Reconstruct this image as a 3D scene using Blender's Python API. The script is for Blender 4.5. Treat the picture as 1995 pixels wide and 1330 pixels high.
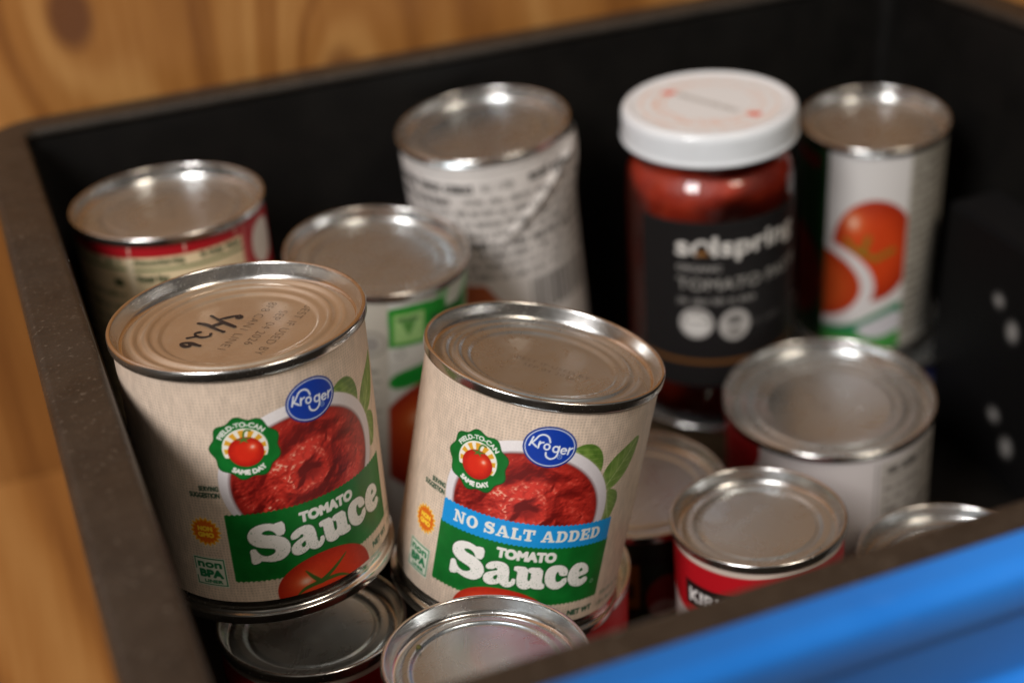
import bpy, bmesh, math, random
import numpy as np
from mathutils import Vector, Matrix

for o in list(bpy.data.objects):
    bpy.data.objects.remove(o)
SC = bpy.context.scene
COL = SC.collection
random.seed(4)
RNG = np.random.default_rng(7)

# ------------------------------------------------------------------ camera
FZ = 0.372                                   # camera height above the bin floor
PITCH, ROLL, FPX = math.radians(32), math.radians(3), 2800.0
cd = bpy.data.cameras.new('camera')
cam = bpy.data.objects.new('camera', cd)
COL.objects.link(cam)
rt = Vector((1, 0, 0))
dn = Vector((0, -math.sin(PITCH), -math.cos(PITCH)))
fw = Vector((0, math.cos(PITCH), -math.sin(PITCH)))
c_, s_ = math.cos(ROLL), math.sin(ROLL)
r2 = rt * c_ + dn * s_
d2 = -rt * s_ + dn * c_
cam.matrix_world = Matrix((( r2.x, -d2.x, -fw.x, 0), (r2.y, -d2.y, -fw.y, 0), (r2.z, -d2.z, -fw.z, FZ), (0, 0, 0, 1)))
cd.sensor_width = 36
cd.lens = 36 * FPX / 1995
cd.clip_start, cd.clip_end = 0.01, 20
cd.dof.use_dof = True
cd.dof.focus_distance = 0.377
cd.dof.aperture_fstop = cd.lens / 8.6
cd.dof.aperture_blades = 0
SC.camera = cam

# ------------------------------------------------------------------ world and lamps
W = bpy.data.worlds.new('World')
SC.world = W
W.use_nodes = True
bg = W.node_tree.nodes['Background']
bg.inputs[0].default_value = (1.0, 0.93, 0.86, 1)
bg.inputs[1].default_value = 0.07

def lamp(name, az, el, dist, size, power, col, target=(0.02, 0.42, 0.10)):
    d = bpy.data.lights.new(name, 'AREA')
    d.shape = 'SQUARE'
    d.size = size
    d.energy = power
    d.color = col
    o = bpy.data.objects.new(name, d)
    COL.objects.link(o)
    a, e = math.radians(az), math.radians(el)
    v = Vector((math.sin(a) * math.cos(e), -math.cos(a) * math.cos(e), math.sin(e)))
    o.location = Vector(target) + v * dist
    o.rotation_euler = v.to_track_quat('Z', 'Y').to_euler()
    return o
lamp('key_lamp', -36, 43, 1.7, 0.46, 28, (1.0, 0.975, 0.96))
lamp('warm_lamp', 42, 50, 1.8, 0.46, 10, (1.0, 0.87, 0.72))

SC.view_settings.view_transform = 'Standard'
SC.view_settings.look = 'None'
SC.view_settings.gamma = 1
SC.view_settings.exposure = -0.12
SC.view_settings.use_curve_mapping = False
SC.cycles.use_denoising = True
SC.cycles.caustics_reflective = True
SC.cycles.max_bounces = 10
SC.cycles.sample_clamp_indirect = 6

# ------------------------------------------------------------------ node helpers
def mat(name):
    m = bpy.data.materials.new(name)
    m.use_nodes = True
    nt = m.node_tree
    return m, nt, nt.nodes['Principled BSDF']
def N(nt, t, **kw):
    n = nt.nodes.new(t)
    for k, v in kw.items():
        setattr(n, k, v)
    return n
def math_node(nt, op, a, b=None, clamp=False):
    n = N(nt, 'ShaderNodeMath', operation=op)
    n.use_clamp = clamp
    for i, x in enumerate((a, b)):
        if x is None:
            continue
        if isinstance(x, (int, float)):
            n.inputs[i].default_value = x
        else:
            nt.links.new(x, n.inputs[i])
    return n.outputs[0]
def noise(nt, vec, scale, detail=3, rough=0.5, dist=0):
    n = N(nt, 'ShaderNodeTexNoise')
    n.inputs['Scale'].default_value = scale
    n.inputs['Detail'].default_value = detail
    n.inputs['Roughness'].default_value = rough
    n.inputs['Distortion'].default_value = dist
    if vec is not None:
        nt.links.new(vec, n.inputs['Vector'])
    return n.outputs['Fac']
def ramp(nt, fac, stops):
    n = N(nt, 'ShaderNodeValToRGB')
    e = n.color_ramp.elements
    while len(e) < len(stops):
        e.new(0.5)
    for i, (p, c) in enumerate(stops):
        e[i].position = p
        e[i].color = (*c, 1)
    nt.links.new(fac, n.inputs[0])
    return n.outputs[0]
def bump(nt, h, strength, dist, bsdf):
    b = N(nt, 'ShaderNodeBump')
    b.inputs['Strength'].default_value = strength
    b.inputs['Distance'].default_value = dist
    nt.links.new(h, b.inputs['Height'])
    nt.links.new(b.outputs[0], bsdf.inputs['Normal'])

def tin_material(name, base, rough, dust, dustcol=(0.42, 0.33, 0.24)):
    m, nt, b = mat(name)
    tc = N(nt, 'ShaderNodeTexCoord')
    big = noise(nt, tc.outputs['Object'], 70, 4, 0.6)
    fine = noise(nt, tc.outputs['Object'], 2600, 2, 0.6)
    speck = noise(nt, tc.outputs['Object'], 1500, 1, 0.5)
    b.inputs['Metallic'].default_value = 1
    b.inputs['Base Color'].default_value = (*base, 1)
    smudge = noise(nt, tc.outputs['Object'], 45, 5, 0.7, 1.5)
    mp = N(nt, 'ShaderNodeMapping')
    mp.inputs['Scale'].default_value = (1, 0.03, 1)
    mp.inputs['Rotation'].default_value = (0, 0, 0.6)
    nt.links.new(tc.outputs['Object'], mp.inputs[0])
    scr = math_node(nt, 'MULTIPLY', math_node(nt, 'SUBTRACT', noise(nt, mp.outputs[0], 1400, 2, 0.6), 0.66, True), 6.0, True)
    r = math_node(nt, 'ADD', math_node(nt, 'MULTIPLY', smudge, 0.34), rough - 0.16)
    r = math_node(nt, 'ADD', r, math_node(nt, 'MULTIPLY', scr, 0.25), True)
    nt.links.new(r, b.inputs['Roughness'])
    bump(nt, math_node(nt, 'SUBTRACT', big, math_node(nt, 'MULTIPLY', scr, 0.15)), 0.14, 0.0006, b)
    d = N(nt, 'ShaderNodeBsdfDiffuse')
    d.inputs[0].default_value = (*dustcol, 1)
    f = math_node(nt, 'MULTIPLY', math_node(nt, 'ADD', big, math_node(nt, 'MULTIPLY', fine, 0.6)), dust)
    sp = math_node(nt, 'MULTIPLY', math_node(nt, 'SUBTRACT', speck, 0.70, True), 5.0 * min(1, dust * 4), True)
    f = math_node(nt, 'ADD', f, sp, True)
    mx = N(nt, 'ShaderNodeMixShader')
    nt.links.new(f, mx.inputs[0])
    nt.links.new(b.outputs[0], mx.inputs[1])
    nt.links.new(d.outputs[0], mx.inputs[2])
    nt.links.new(mx.outputs[0], nt.nodes['Material Output'].inputs[0])
    return m
M_TIN = tin_material('tinplate', (0.73, 0.71, 0.67), 0.17, 0.03)
M_SEAM = tin_material('tinplate_seam', (0.74, 0.73, 0.71), 0.20, 0.04)
M_LID = tin_material('tinplate_lid', (0.60, 0.66, 0.70), 0.28, 0.21, (0.29, 0.28, 0.255))
M_DUSTY = tin_material('dusty_tinplate_lid', (0.68, 0.63, 0.56), 0.32, 0.42, (0.38, 0.28, 0.185))
M_GREY = tin_material('grey_tinplate_lid', (0.50, 0.57, 0.62), 0.26, 0.19, (0.26, 0.265, 0.265))

def print_material(name, rough, coat, spec=0.5):
    m, nt, b = mat(name)
    a = N(nt, 'ShaderNodeAttribute', attribute_name='print')
    tc = N(nt, 'ShaderNodeTexCoord')
    g = noise(nt, tc.outputs['Object'], 1900, 2, 0.6)
    hs = N(nt, 'ShaderNodeMixRGB', blend_type='MULTIPLY')
    hs.inputs[0].default_value = 1
    k = math_node(nt, 'ADD', math_node(nt, 'MULTIPLY', g, 0.16), 0.90)
    cmb = N(nt, 'ShaderNodeCombineColor')
    for i in range(3):
        nt.links.new(k, cmb.inputs[i])
    nt.links.new(a.outputs['Color'], hs.inputs[1])
    nt.links.new(cmb.outputs[0], hs.inputs[2])
    nt.links.new(hs.outputs[0], b.inputs['Base Color'])
    b.inputs['Roughness'].default_value = rough
    b.inputs['Specular IOR Level'].default_value = spec
    b.inputs['Coat Weight'].default_value = coat
    b.inputs['Coat Roughness'].default_value = 0.28
    w = noise(nt, tc.outputs['Object'], 120, 3, 0.5)
    bump(nt, w, 0.08, 0.0008, b)
    return m
M_PRINT = print_material('printed_paper', 0.48, 0.12)
M_PRINT_MATTE = print_material('printed_matte_paper', 0.7, 0.0)
M_PRINT_BLACK = print_material('printed_black_paper', 0.6, 0.0, 0.15)

def plain(name, col, rough, metal=0.0, coat=0.0, nscale=400, nstr=0.06, spread=0.15, spec=0.5):
    m, nt, b = mat(name)
    tc = N(nt, 'ShaderNodeTexCoord')
    n1 = noise(nt, tc.outputs['Object'], nscale, 3, 0.6)
    lo = tuple(max(0, c * (1 - spread)) for c in col)
    hi = tuple(min(1, c * (1 + spread)) for c in col)
    nt.links.new(ramp(nt, n1, [(0.3, lo), (0.7, hi)]), b.inputs['Base Color'])
    b.inputs['Roughness'].default_value = rough
    b.inputs['Metallic'].default_value = metal
    b.inputs['Specular IOR Level'].default_value = spec
    b.inputs['Coat Weight'].default_value = coat
    bump(nt, n1, nstr, 0.001, b)
    return m
M_INK = plain('code_ink', (0.035, 0.026, 0.02), 0.7)
M_FAINT = plain('worn_code_ink', (0.13, 0.10, 0.075), 0.8)
M_MARKER = plain('marker_ink', (0.012, 0.010, 0.012), 0.45)
M_LIDWHITE = None

def bin_material():
    m, nt, b = mat('black_moulded_plastic')
    tc = N(nt, 'ShaderNodeTexCoord')
    v = tc.outputs['Object']
    dust = noise(nt, v, 38, 5, 0.65)
    grain = noise(nt, v, 1500, 2, 0.6)
    speck = noise(nt, v, 900, 1, 0.5)
    nt.links.new(ramp(nt, dust, [(0.35, (0.004, 0.0037, 0.0034)), (0.75, (0.008, 0.007, 0.006))]), b.inputs['Base Color'])
    nt.links.new(math_node(nt, 'ADD', math_node(nt, 'MULTIPLY', dust, 0.2), 0.42), b.inputs['Roughness'])
    b.inputs['Specular IOR Level'].default_value = 0.22
    bump(nt, grain, 0.20, 0.0006, b)
    return m
M_BIN = bin_material()
def rim_material():
    m, nt, b = mat('scuffed_black_plastic_rim')
    tc = N(nt, 'ShaderNodeTexCoord')
    v = tc.outputs['Object']
    dust = noise(nt, v, 60, 6, 0.7)
    speck = noise(nt, v, 700, 2, 0.6)
    c1 = ramp(nt, dust, [(0.3, (0.015, 0.012, 0.0095)), (0.72, (0.036, 0.028, 0.021))])
    mx = N(nt, 'ShaderNodeMixRGB')
    nt.links.new(math_node(nt, 'MULTIPLY', math_node(nt, 'SUBTRACT', speck, 0.62, True), 4, True), mx.inputs[0])
    nt.links.new(c1, mx.inputs[1])
    mx.inputs[2].default_value = (0.16, 0.13, 0.10, 1)
    nt.links.new(mx.outputs[0], b.inputs['Base Color'])
    patch = noise(nt, v, 11, 4, 0.6)
    nt.links.new(math_node(nt, 'ADD', math_node(nt, 'MULTIPLY', patch, 0.45), 0.22), b.inputs['Roughness'])
    dent = noise(nt, v, 55, 3, 0.6)
    bump(nt, math_node(nt, 'ADD', math_node(nt, 'MULTIPLY', speck, 0.25), dent), 0.35, 0.0016, b)
    return m
M_RIM = rim_material()
def blue_material():
    m, nt, b = mat('scuffed_blue_plastic')
    tc = N(nt, 'ShaderNodeTexCoord')
    mp = N(nt, 'ShaderNodeMapping')
    mp.inputs['Scale'].default_value = (1, 9, 9)
    nt.links.new(tc.outputs['Object'], mp.inputs[0])
    streak = noise(nt, mp.outputs[0], 60, 5, 0.7)
    patch = noise(nt, tc.outputs['Object'], 18, 4, 0.6)
    c1 = ramp(nt, patch, [(0.3, (0.012, 0.195, 0.74)), (0.7, (0.020, 0.245, 0.86))])
    mx = N(nt, 'ShaderNodeMixRGB')
    nt.links.new(math_node(nt, 'MULTIPLY', math_node(nt, 'SUBTRACT', streak, 0.60, True), 1.6, True), mx.inputs[0])
    nt.links.new(c1, mx.inputs[1])
    mx.inputs[2].default_value = (0.20, 0.36, 0.75, 1)
    nt.links.new(mx.outputs[0], b.inputs['Base Color'])
    nt.links.new(math_node(nt, 'ADD', math_node(nt, 'MULTIPLY', patch, 0.3), 0.3), b.inputs['Roughness'])
    bump(nt, patch, 0.1, 0.002, b)
    return m
M_BLUE = blue_material()

def wood_material(name, knots, zstretch=0.05, band=26.0):
    """softwood ply: bands across x, drawn out along z, bent round knots"""
    m, nt, b = mat(name)
    tc = N(nt, 'ShaderNodeTexCoord')
    sx = N(nt, 'ShaderNodeSeparateXYZ')
    nt.links.new(tc.outputs['Object'], sx.inputs[0])
    mp = N(nt, 'ShaderNodeMapping')
    mp.inputs['Scale'].default_value = (1, 1, 0.16)
    nt.links.new(tc.outputs['Object'], mp.inputs[0])
    warp = noise(nt, mp.outputs[0], 14, 3, 0.55)
    x = math_node(nt, 'ADD', sx.outputs[0], math_node(nt, 'MULTIPLY', warp, 0.075))
    x = math_node(nt, 'ADD', x, math_node(nt, 'MULTIPLY', sx.outputs[2], zstretch))
    kmask = None
    for (kx, kz, rr, zs, amp) in knots:
        dx = math_node(nt, 'SUBTRACT', sx.outputs[0], kx)
        dz = math_node(nt, 'MULTIPLY', math_node(nt, 'SUBTRACT', sx.outputs[2], kz), zs)
        d2_ = math_node(nt, 'ADD', math_node(nt, 'MULTIPLY', dx, dx), math_node(nt, 'MULTIPLY', dz, dz))
        dist = math_node(nt, 'SQRT', d2_)
        fall = math_node(nt, 'POWER', 2.718, math_node(nt, 'MULTIPLY', math_node(nt, 'DIVIDE', d2_, rr * rr * 6), -1.0))
        x = math_node(nt, 'ADD', x, math_node(nt, 'MULTIPLY', fall, amp))
        k = math_node(nt, 'SUBTRACT', 1.0, math_node(nt, 'DIVIDE', dist, rr), True)
        kmask = k if kmask is None else math_node(nt, 'MAXIMUM', kmask, k)
    wv = math_node(nt, 'SINE', math_node(nt, 'MULTIPLY', x, band * 6.283))
    wv = math_node(nt, 'ADD', math_node(nt, 'MULTIPLY', wv, 0.5), 0.5)
    wv2 = math_node(nt, 'SINE', math_node(nt, 'MULTIPLY', x, band * 6.283 * 2.7))
    mp2 = N(nt, 'ShaderNodeMapping')
    mp2.inputs['Scale'].default_value = (1, 1, 0.03)
    nt.links.new(tc.outputs['Object'], mp2.inputs[0])
    fib = noise(nt, mp2.outputs[0], 330, 5, 0.75)
    big = noise(nt, tc.outputs['Object'], 9, 2, 0.5)
    f = math_node(nt, 'ADD', math_node(nt, 'MULTIPLY', wv, 0.30), math_node(nt, 'MULTIPLY', wv2, 0.07))
    f = math_node(nt, 'ADD', f, math_node(nt, 'MULTIPLY', fib, 0.44))
    f = math_node(nt, 'ADD', f, math_node(nt, 'MULTIPLY', big, 0.20))
    colr = ramp(nt, f, [(0.20, (0.46, 0.225, 0.066)), (0.50, (0.34, 0.140, 0.031)), (0.78, (0.18, 0.060, 0.011))])
    if kmask is not None:
        mx = N(nt, 'ShaderNodeMixRGB')
        nt.links.new(math_node(nt, 'MULTIPLY', kmask, 2.2, True), mx.inputs[0])
        nt.links.new(colr, mx.inputs[1])
        mx.inputs[2].default_value = (0.15, 0.055, 0.018, 1)
        colr = mx.outputs[0]
    nt.links.new(colr, b.inputs['Base Color'])
    b.inputs['Roughness'].default_value = 0.48
    bump(nt, fib, 0.12, 0.0008, b)
    return m

# ------------------------------------------------------------------ object helpers
def link(o, parent=None):
    COL.objects.link(o)
    if parent is not None:
        o.parent = parent
    return o
def mesh_obj(name, verts, faces, material, parent=None, smooth=True):
    me = bpy.data.meshes.new(name)
    me.from_pydata([tuple(v) for v in verts], [], faces)
    me.update()
    if smooth:
        me.polygons.foreach_set('use_smooth', [True] * len(me.polygons))
    me.materials.append(material)
    return link(bpy.data.objects.new(name, me), parent)
def tag(o, label=None, cat=None, group=None, kind=None):
    for k, v in (('label', label), ('category', cat), ('group', group), ('kind', kind)):
        if v:
            o[k] = v
    return o
def lathe(prof, seg=128, cap0=True):
    """prof: (r, z) in metres; r = 0 makes a pole"""
    V, F = [], []
    rows = []
    for r, z in prof:
        if r < 1e-7:
            rows.append([len(V)])
            V.append((0, 0, z))
        else:
            i0 = len(V)
            for k in range(seg):
                a = 2 * math.pi * k / seg
                V.append((r * math.sin(a), -r * math.cos(a), z))
            rows.append(list(range(i0, i0 + seg)))
    for A, B in zip(rows, rows[1:]):
        for k in range(seg):
            k2 = (k + 1) % seg
            if len(A) == 1 and len(B) == 1:
                continue
            if len(A) == 1:
                F.append((A[0], B[k2], B[k]))
            elif len(B) == 1:
                F.append((A[k], A[k2], B[0]))
            else:
                F.append((A[k], A[k2], B[k2], B[k]))
    return V, F
def rounded(prof, rad, n=3):
    """round the inner corners of a polyline profile"""
    out = [prof[0]]
    for p, q, r in zip(prof, prof[1:], prof[2:]):
        p, q, r = map(Vector, (p, q, r))
        a, b = (p - q), (r - q)
        la, lb = a.length, b.length
        t = min(rad, la * .45, lb * .45)
        a, b = q + a / la * t, q + b / lb * t
        for i in range(n + 1):
            s = i / n
            out.append(tuple(a * (1 - s) ** 2 + q * 2 * s * (1 - s) + b * s * s))
    out.append(prof[-1])
    return out

# ------------------------------------------------------------------ flat print: a small vector painter
def hexc(h):
    return np.array([int(h[i:i + 2], 16) / 255 for i in (0, 2, 4)])
def vnoise(x, y, seed=0):
    xi, yi = np.floor(x).astype(int), np.floor(y).astype(int)
    fx, fy = x - xi, y - yi
    fx, fy = fx * fx * (3 - 2 * fx), fy * fy * (3 - 2 * fy)
    def h(a, b):
        n = (a * 374761393 + b * 668265263 + seed * 1442695) & 0x7fffffff
        n = ((n ^ (n >> 13)) * 1274126177) & 0x7fffffff
        return ((n ^ (n >> 16)) & 0xffff) / 65535.0
    return (h(xi, yi) * (1 - fx) + h(xi + 1, yi) * fx) * (1 - fy) + (h(xi, yi + 1) * (1 - fx) + h(xi + 1, yi + 1) * fx) * fy
def fbm(x, y, seed=0, o=4):
    s, a = 0, 0.5
    for i in range(o):
        s = s + a * vnoise(x * 2 ** i, y * 2 ** i, seed + i)
        a *= 0.5
    return s / (1 - 0.5 ** o)
def sstep(a, b, x):
    t = np.clip((x - a) / (b - a), 0, 1)
    return t * t * (3 - 2 * t)

_GL = {}
def text_contours(s):
    """outline polygons of a string in the built-in face, cap height about 0.73"""
    if s in _GL:
        return _GL[s]
    cu = bpy.data.curves.new('t', 'FONT')
    cu.body = s
    o = bpy.data.objects.new('t', cu)
    COL.objects.link(o)
    dg = bpy.context.evaluated_depsgraph_get()
    c2 = o.evaluated_get(dg).to_curve(dg, apply_modifiers=False)
    cs = []
    for sp in c2.splines:
        P = []
        if sp.type == 'BEZIER':
            n = len(sp.bezier_points)
            for i in range(n):
                a, b = sp.bezier_points[i], sp.bezier_points[(i + 1) % n]
                p0, p1, p2, p3 = a.co, a.handle_right, b.handle_left, b.co
                straight = ((p1 - p0).cross(p3 - p0).length + (p2 - p0).cross(p3 - p0).length) < 1e-6
                for t in ([0] if straight else [0, .25, .5, .75]):
                    q = p0 * (1 - t) ** 3 + p1 * 3 * t * (1 - t) ** 2 + p2 * 3 * t * t * (1 - t) + p3 * t ** 3
                    P.append((q.x, q.y))
        else:
            P = [(p.co.x, p.co.y) for p in sp.points]
        cs.append(np.array(P))
    o.evaluated_get(dg).to_curve_clear()
    bpy.data.objects.remove(o)
    bpy.data.curves.remove(cu)
    _GL[s] = cs
    return cs

class Art:
    """a printed sheet: u to the right, v up, millimetres"""
    def __init__(s, u0, u1, v0, v1, step, base):
        s.u0, s.v0, s.step = u0, v0, step
        s.nu, s.nv = int(round((u1 - u0) / step)) + 1, int(round((v1 - v0) / step)) + 1
        s.U, s.V = np.meshgrid(u0 + step * np.arange(s.nu), v0 + step * np.arange(s.nv))
        s.a = np.zeros((s.nv, s.nu, 3)) + hexc(base)
    def win(s, x0, x1, y0, y1, pad=1):
        i0 = max(0, int((x0 - s.u0) / s.step) - pad)
        i1 = min(s.nu, int((x1 - s.u0) / s.step) + 2 + pad)
        j0 = max(0, int((y0 - s.v0) / s.step) - pad)
        j1 = min(s.nv, int((y1 - s.v0) / s.step) + 2 + pad)
        if i1 <= i0 or j1 <= j0:
            return None
        return slice(j0, j1), slice(i0, i1)
    def blend(s, w, cov, col):
        col = hexc(col) if isinstance(col, str) else col(s.U[w], s.V[w]) if callable(col) else col
        s.a[w] = s.a[w] * (1 - cov[..., None]) + col * cov[..., None]
    def ell(s, cx, cy, rx, ry, col, rot=0, soft=0.0, op=1.0):
        m = max(rx, ry) + soft
        w = s.win(cx - m, cx + m, cy - m, cy + m)
        if w is None:
            return
        x, y = s.U[w] - cx, s.V[w] - cy
        c, t = math.cos(rot), math.sin(rot)
        x, y = x * c + y * t, -x * t + y * c
        k = np.sqrt((x / rx) ** 2 + (y / ry) ** 2) + 1e-9
        d = (k - 1) * np.sqrt(x * x + y * y) / k
        s.blend(w, np.clip(0.5 - d / max(s.step, soft), 0, 1) * op, col)
    def poly(s, contours, col, bold=0.0, op=1.0):
        if not isinstance(contours[0], (list, np.ndarray)) or np.ndim(contours[0]) == 1:
            contours = [contours]
        cs = [np.asarray(c, float) for c in contours]
        al = np.concatenate(cs)
        w = s.win(al[:, 0].min() - bold, al[:, 0].max() + bold, al[:, 1].min() - bold, al[:, 1].max() + bold)
        if w is None:
            return None
        K = 3
        ny, nx = s.U[w].shape
        xs = s.U[w][0, 0] + s.step * ((np.arange(nx * K) + .5) / K - .5)
        ys = s.V[w][0, 0] + s.step * ((np.arange(ny * K) + .5) / K - .5)
        ins = np.zeros((ny * K, nx * K), bool)
        for c in cs:
            for (xa, ya), (xb, yb) in zip(c, np.roll(c, -1, 0)):
                if ya == yb:
                    continue
                j0, j1 = np.searchsorted(ys, (min(ya, yb), max(ya, yb)))
                if j1 <= j0:
                    continue
                xi = xa + (ys[j0:j1] - ya) * (xb - xa) / (yb - ya)
                ins[j0:j1] ^= xs[None, :] < xi[:, None]
        if bold > 0:
            n = int(round(bold * K / s.step))
            src = ins.copy()
            for a in range(16):
                sh = (int(round(n * math.sin(a * math.pi / 8))), int(round(n * math.cos(a * math.pi / 8))))
                ins |= np.roll(src, sh, (0, 1))
        cov = ins.reshape(ny, K, nx, K).mean((1, 3)) * op
        s.blend(w, cov, col)
    def text(s, t, x, y, h, col, align='c', bold=0.0, sx=1.0, fn=None, op=1.0, rot=0.0, width=None):
        cs = [c.copy() for c in text_contours(t)]
        al = np.concatenate(cs)
        k = h / 0.73
        if width:
            sx = width / ((al[:, 0].max() - al[:, 0].min()) * k)
        lo, hi = al[:, 0].min(), al[:, 0].max()
        off = {'c': (lo + hi) / 2, 'l': lo, 'r': hi}[align]
        out = []
        c_, s_ = math.cos(rot), math.sin(rot)
        for c in cs:
            p = np.stack([(c[:, 0] - off) * k * sx, c[:, 1] * k], 1)
            if fn:
                p = np.array([fn(a, b) for a, b in p])
            else:
                p = np.stack([p[:, 0] * c_ - p[:, 1] * s_ + x, p[:, 0] * s_ + p[:, 1] * c_ + y], 1)
            out.append(p)
        s.poly(out, col, bold, op)
    def arc_text(s, t, cx, cy, r, a0, h, col, bold=0.0, sx=1.0, inside=False):
        """centred at angle a0 (degrees, 90 = top); inside: reads along the bottom"""
        if not inside:
            f = lambda a, b: (cx + (r + b) * math.cos(math.radians(a0) - a / r), cy + (r + b) * math.sin(math.radians(a0) - a / r))
        else:
            f = lambda a, b: (cx + (r - b) * math.cos(math.radians(a0) + a / r), cy + (r - b) * math.sin(math.radians(a0) + a / r))
        s.text(t, 0, 0, h, col, 'c', bold, sx, f)
    def stroke(s, pts, wid, col, op=1.0):
        pts = [np.asarray(p, float) for p in pts]
        if np.isscalar(wid):
            wid = [wid] * len(pts)
        al = np.array(pts)
        m = max(wid)
        w = s.win(al[:, 0].min() - m, al[:, 0].max() + m, al[:, 1].min() - m, al[:, 1].max() + m)
        if w is None:
            return
        X, Y = s.U[w], s.V[w]
        D = np.full(X.shape, 1e9)
        for p, q, a, b in zip(pts, pts[1:], wid, wid[1:]):
            d = q - p
            L = d @ d + 1e-12
            t = np.clip(((X - p[0]) * d[0] + (Y - p[1]) * d[1]) / L, 0, 1)
            D = np.minimum(D, np.hypot(X - p[0] - t * d[0], Y - p[1] - t * d[1]) - (a + (b - a) * t) / 2)
        s.blend(w, np.clip(0.5 - D / s.step, 0, 1) * op, col)
    def rect(s, x0, y0, x1, y1, col, op=1.0):
        s.poly([(x0, y0), (x1, y0), (x1, y1), (x0, y1)], col, 0, op)
    def scribble(s, x0, x1, y, h, col, op=0.8, seed=1, dens=0.62, bold=0.16):
        """a line of print too small to read"""
        r = random.Random(seed)
        x = x0
        while x < x1:
            n = r.randint(2, 8)
            for _ in range(n):
                wd = h * r.uniform(.35, .62)
                if x + wd > x1:
                    return
                top = h * (1.0 if r.random() < .25 else .7)
                bot = -h * .25 if r.random() < .12 else 0
                k = r.random()
                if k < .4:
                    s.stroke([(x, y + bot), (x, y + top)], h * bold, col, op)
                    s.stroke([(x, y + h * .6), (x + wd * .6, y + h * .6), (x + wd * .6, y)], h * bold, col, op)
                elif k < .7:
                    s.stroke([(x + wd * .6, y + h * .6), (x, y + h * .5), (x, y + .1 * h), (x + wd * .6, y)], h * bold, col, op)
                else:
                    s.stroke([(x + wd * .3, y + bot), (x + wd * .3, y + top)], h * bold, col, op)
                x += wd
            x += h * .5
def smooth_closed(pts, it=2):
    p = np.asarray(pts, float)
    for _ in range(it):
        q = np.roll(p, -1, 0)
        p = np.stack([p * .75 + q * .25, p * .25 + q * .75], 1).reshape(-1, 2)
    return p
def open_curve(pts, it=3):
    p = np.asarray(pts, float)
    for _ in range(it):
        a, b = p[:-1], p[1:]
        p = np.concatenate([p[:1], np.stack([a * .75 + b * .25, a * .25 + b * .75], 1).reshape(-1, 2), p[-1:]])
    return p

def art_attr(me, colors):
    at = me.color_attributes.new('print', 'FLOAT_COLOR', 'POINT')
    c = np.clip(colors, 0, 1).reshape(-1, 3)
    lin = np.where(c <= 0.04045, c / 12.92, ((c + 0.055) / 1.055) ** 2.4)
    at.data.foreach_set('color', np.concatenate([lin, np.ones((len(lin), 1))], 1).astype(np.float32).ravel())
def grid_mesh(name, co, nu, nv, material, parent):
    me = bpy.data.meshes.new(name)
    idx = np.arange(nu * nv).reshape(nv, nu)
    q = np.stack([idx[:-1, :-1], idx[:-1, 1:], idx[1:, 1:], idx[1:, :-1]], -1).reshape(-1, 4)
    me.vertices.add(nu * nv)
    me.vertices.foreach_set('co', co.astype(np.float32).ravel())
    me.loops.add(q.size)
    me.loops.foreach_set('vertex_index', q.astype(np.int32).ravel())
    me.polygons.add(len(q))
    me.polygons.foreach_set('loop_start', np.arange(0, q.size, 4, dtype=np.int32))
    me.polygons.foreach_set('loop_total', np.full(len(q), 4, np.int32))
    me.polygons.foreach_set('use_smooth', np.ones(len(q), bool))
    me.update(calc_edges=True)
    me.validate()
    me.materials.append(material)
    return link(bpy.data.objects.new(name, me), parent)
def wrap_label(art, r, htop, parent, rot=0.0, material=None, disp=None, name='label'):
    """bend a printed sheet round a can; v = 0 is the can's top, r and htop in metres, rot in mm of arc"""
    ang = (art.U + rot) / 1000 / r
    rr = np.full(ang.shape, r)
    if disp is not None:
        rr = rr + disp(art.U, art.V) / 1000
    else:
        rr = rr + (fbm(art.U * .055 + 3, art.V * .055, int(abs(rot)) + 2, 2) * .16 + sstep(3.0, 0, np.minimum(art.V.max() - art.V, art.V - art.V.min())) * fbm(art.U * .12, art.V * .02, 5) * .12) / 1000
    co = np.stack([rr * np.sin(ang), -rr * np.cos(ang), htop + art.V / 1000], -1)
    o = grid_mesh(name, co.reshape(-1, 3), art.nu, art.nv, material or M_PRINT, parent)
    art_attr(o.data, art.a)
    return o

# ------------------------------------------------------------------ cans
def frame_at(name, c, n, h):
    """Empty at the base of a can whose top centre is c (camera at z = 0) and whose axis is n"""
    n = Vector(n).normalized()
    fr = Vector((0, -1, 0))
    fr = (fr - n * fr.dot(n)).normalized()
    rx = n.cross(fr)
    b = Vector(c) + Vector((0, 0, FZ)) - n * h
    e = bpy.data.objects.new(name, None)
    e.empty_display_size = 0.02
    COL.objects.link(e)
    e.matrix_world = Matrix(((rx.x, -fr.x, n.x, b.x), (rx.y, -fr.y, n.y, b.y), (rx.z, -fr.z, n.z, b.z), (0, 0, 0, 1)))
    return e
LIDS = {
    'beaded': [(.845, .9), (.795, -1.0), (.735, .95), (.69, -.9), (.61, -.85)],
    'ringed': [(.82, .5), (.72, -.8)],
    'plain': [(.84, .5), (.70, -.55), (.66, .35)],
    'pressed': [(.83, .6), (.71, -.9), (.66, .55)],
}
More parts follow.
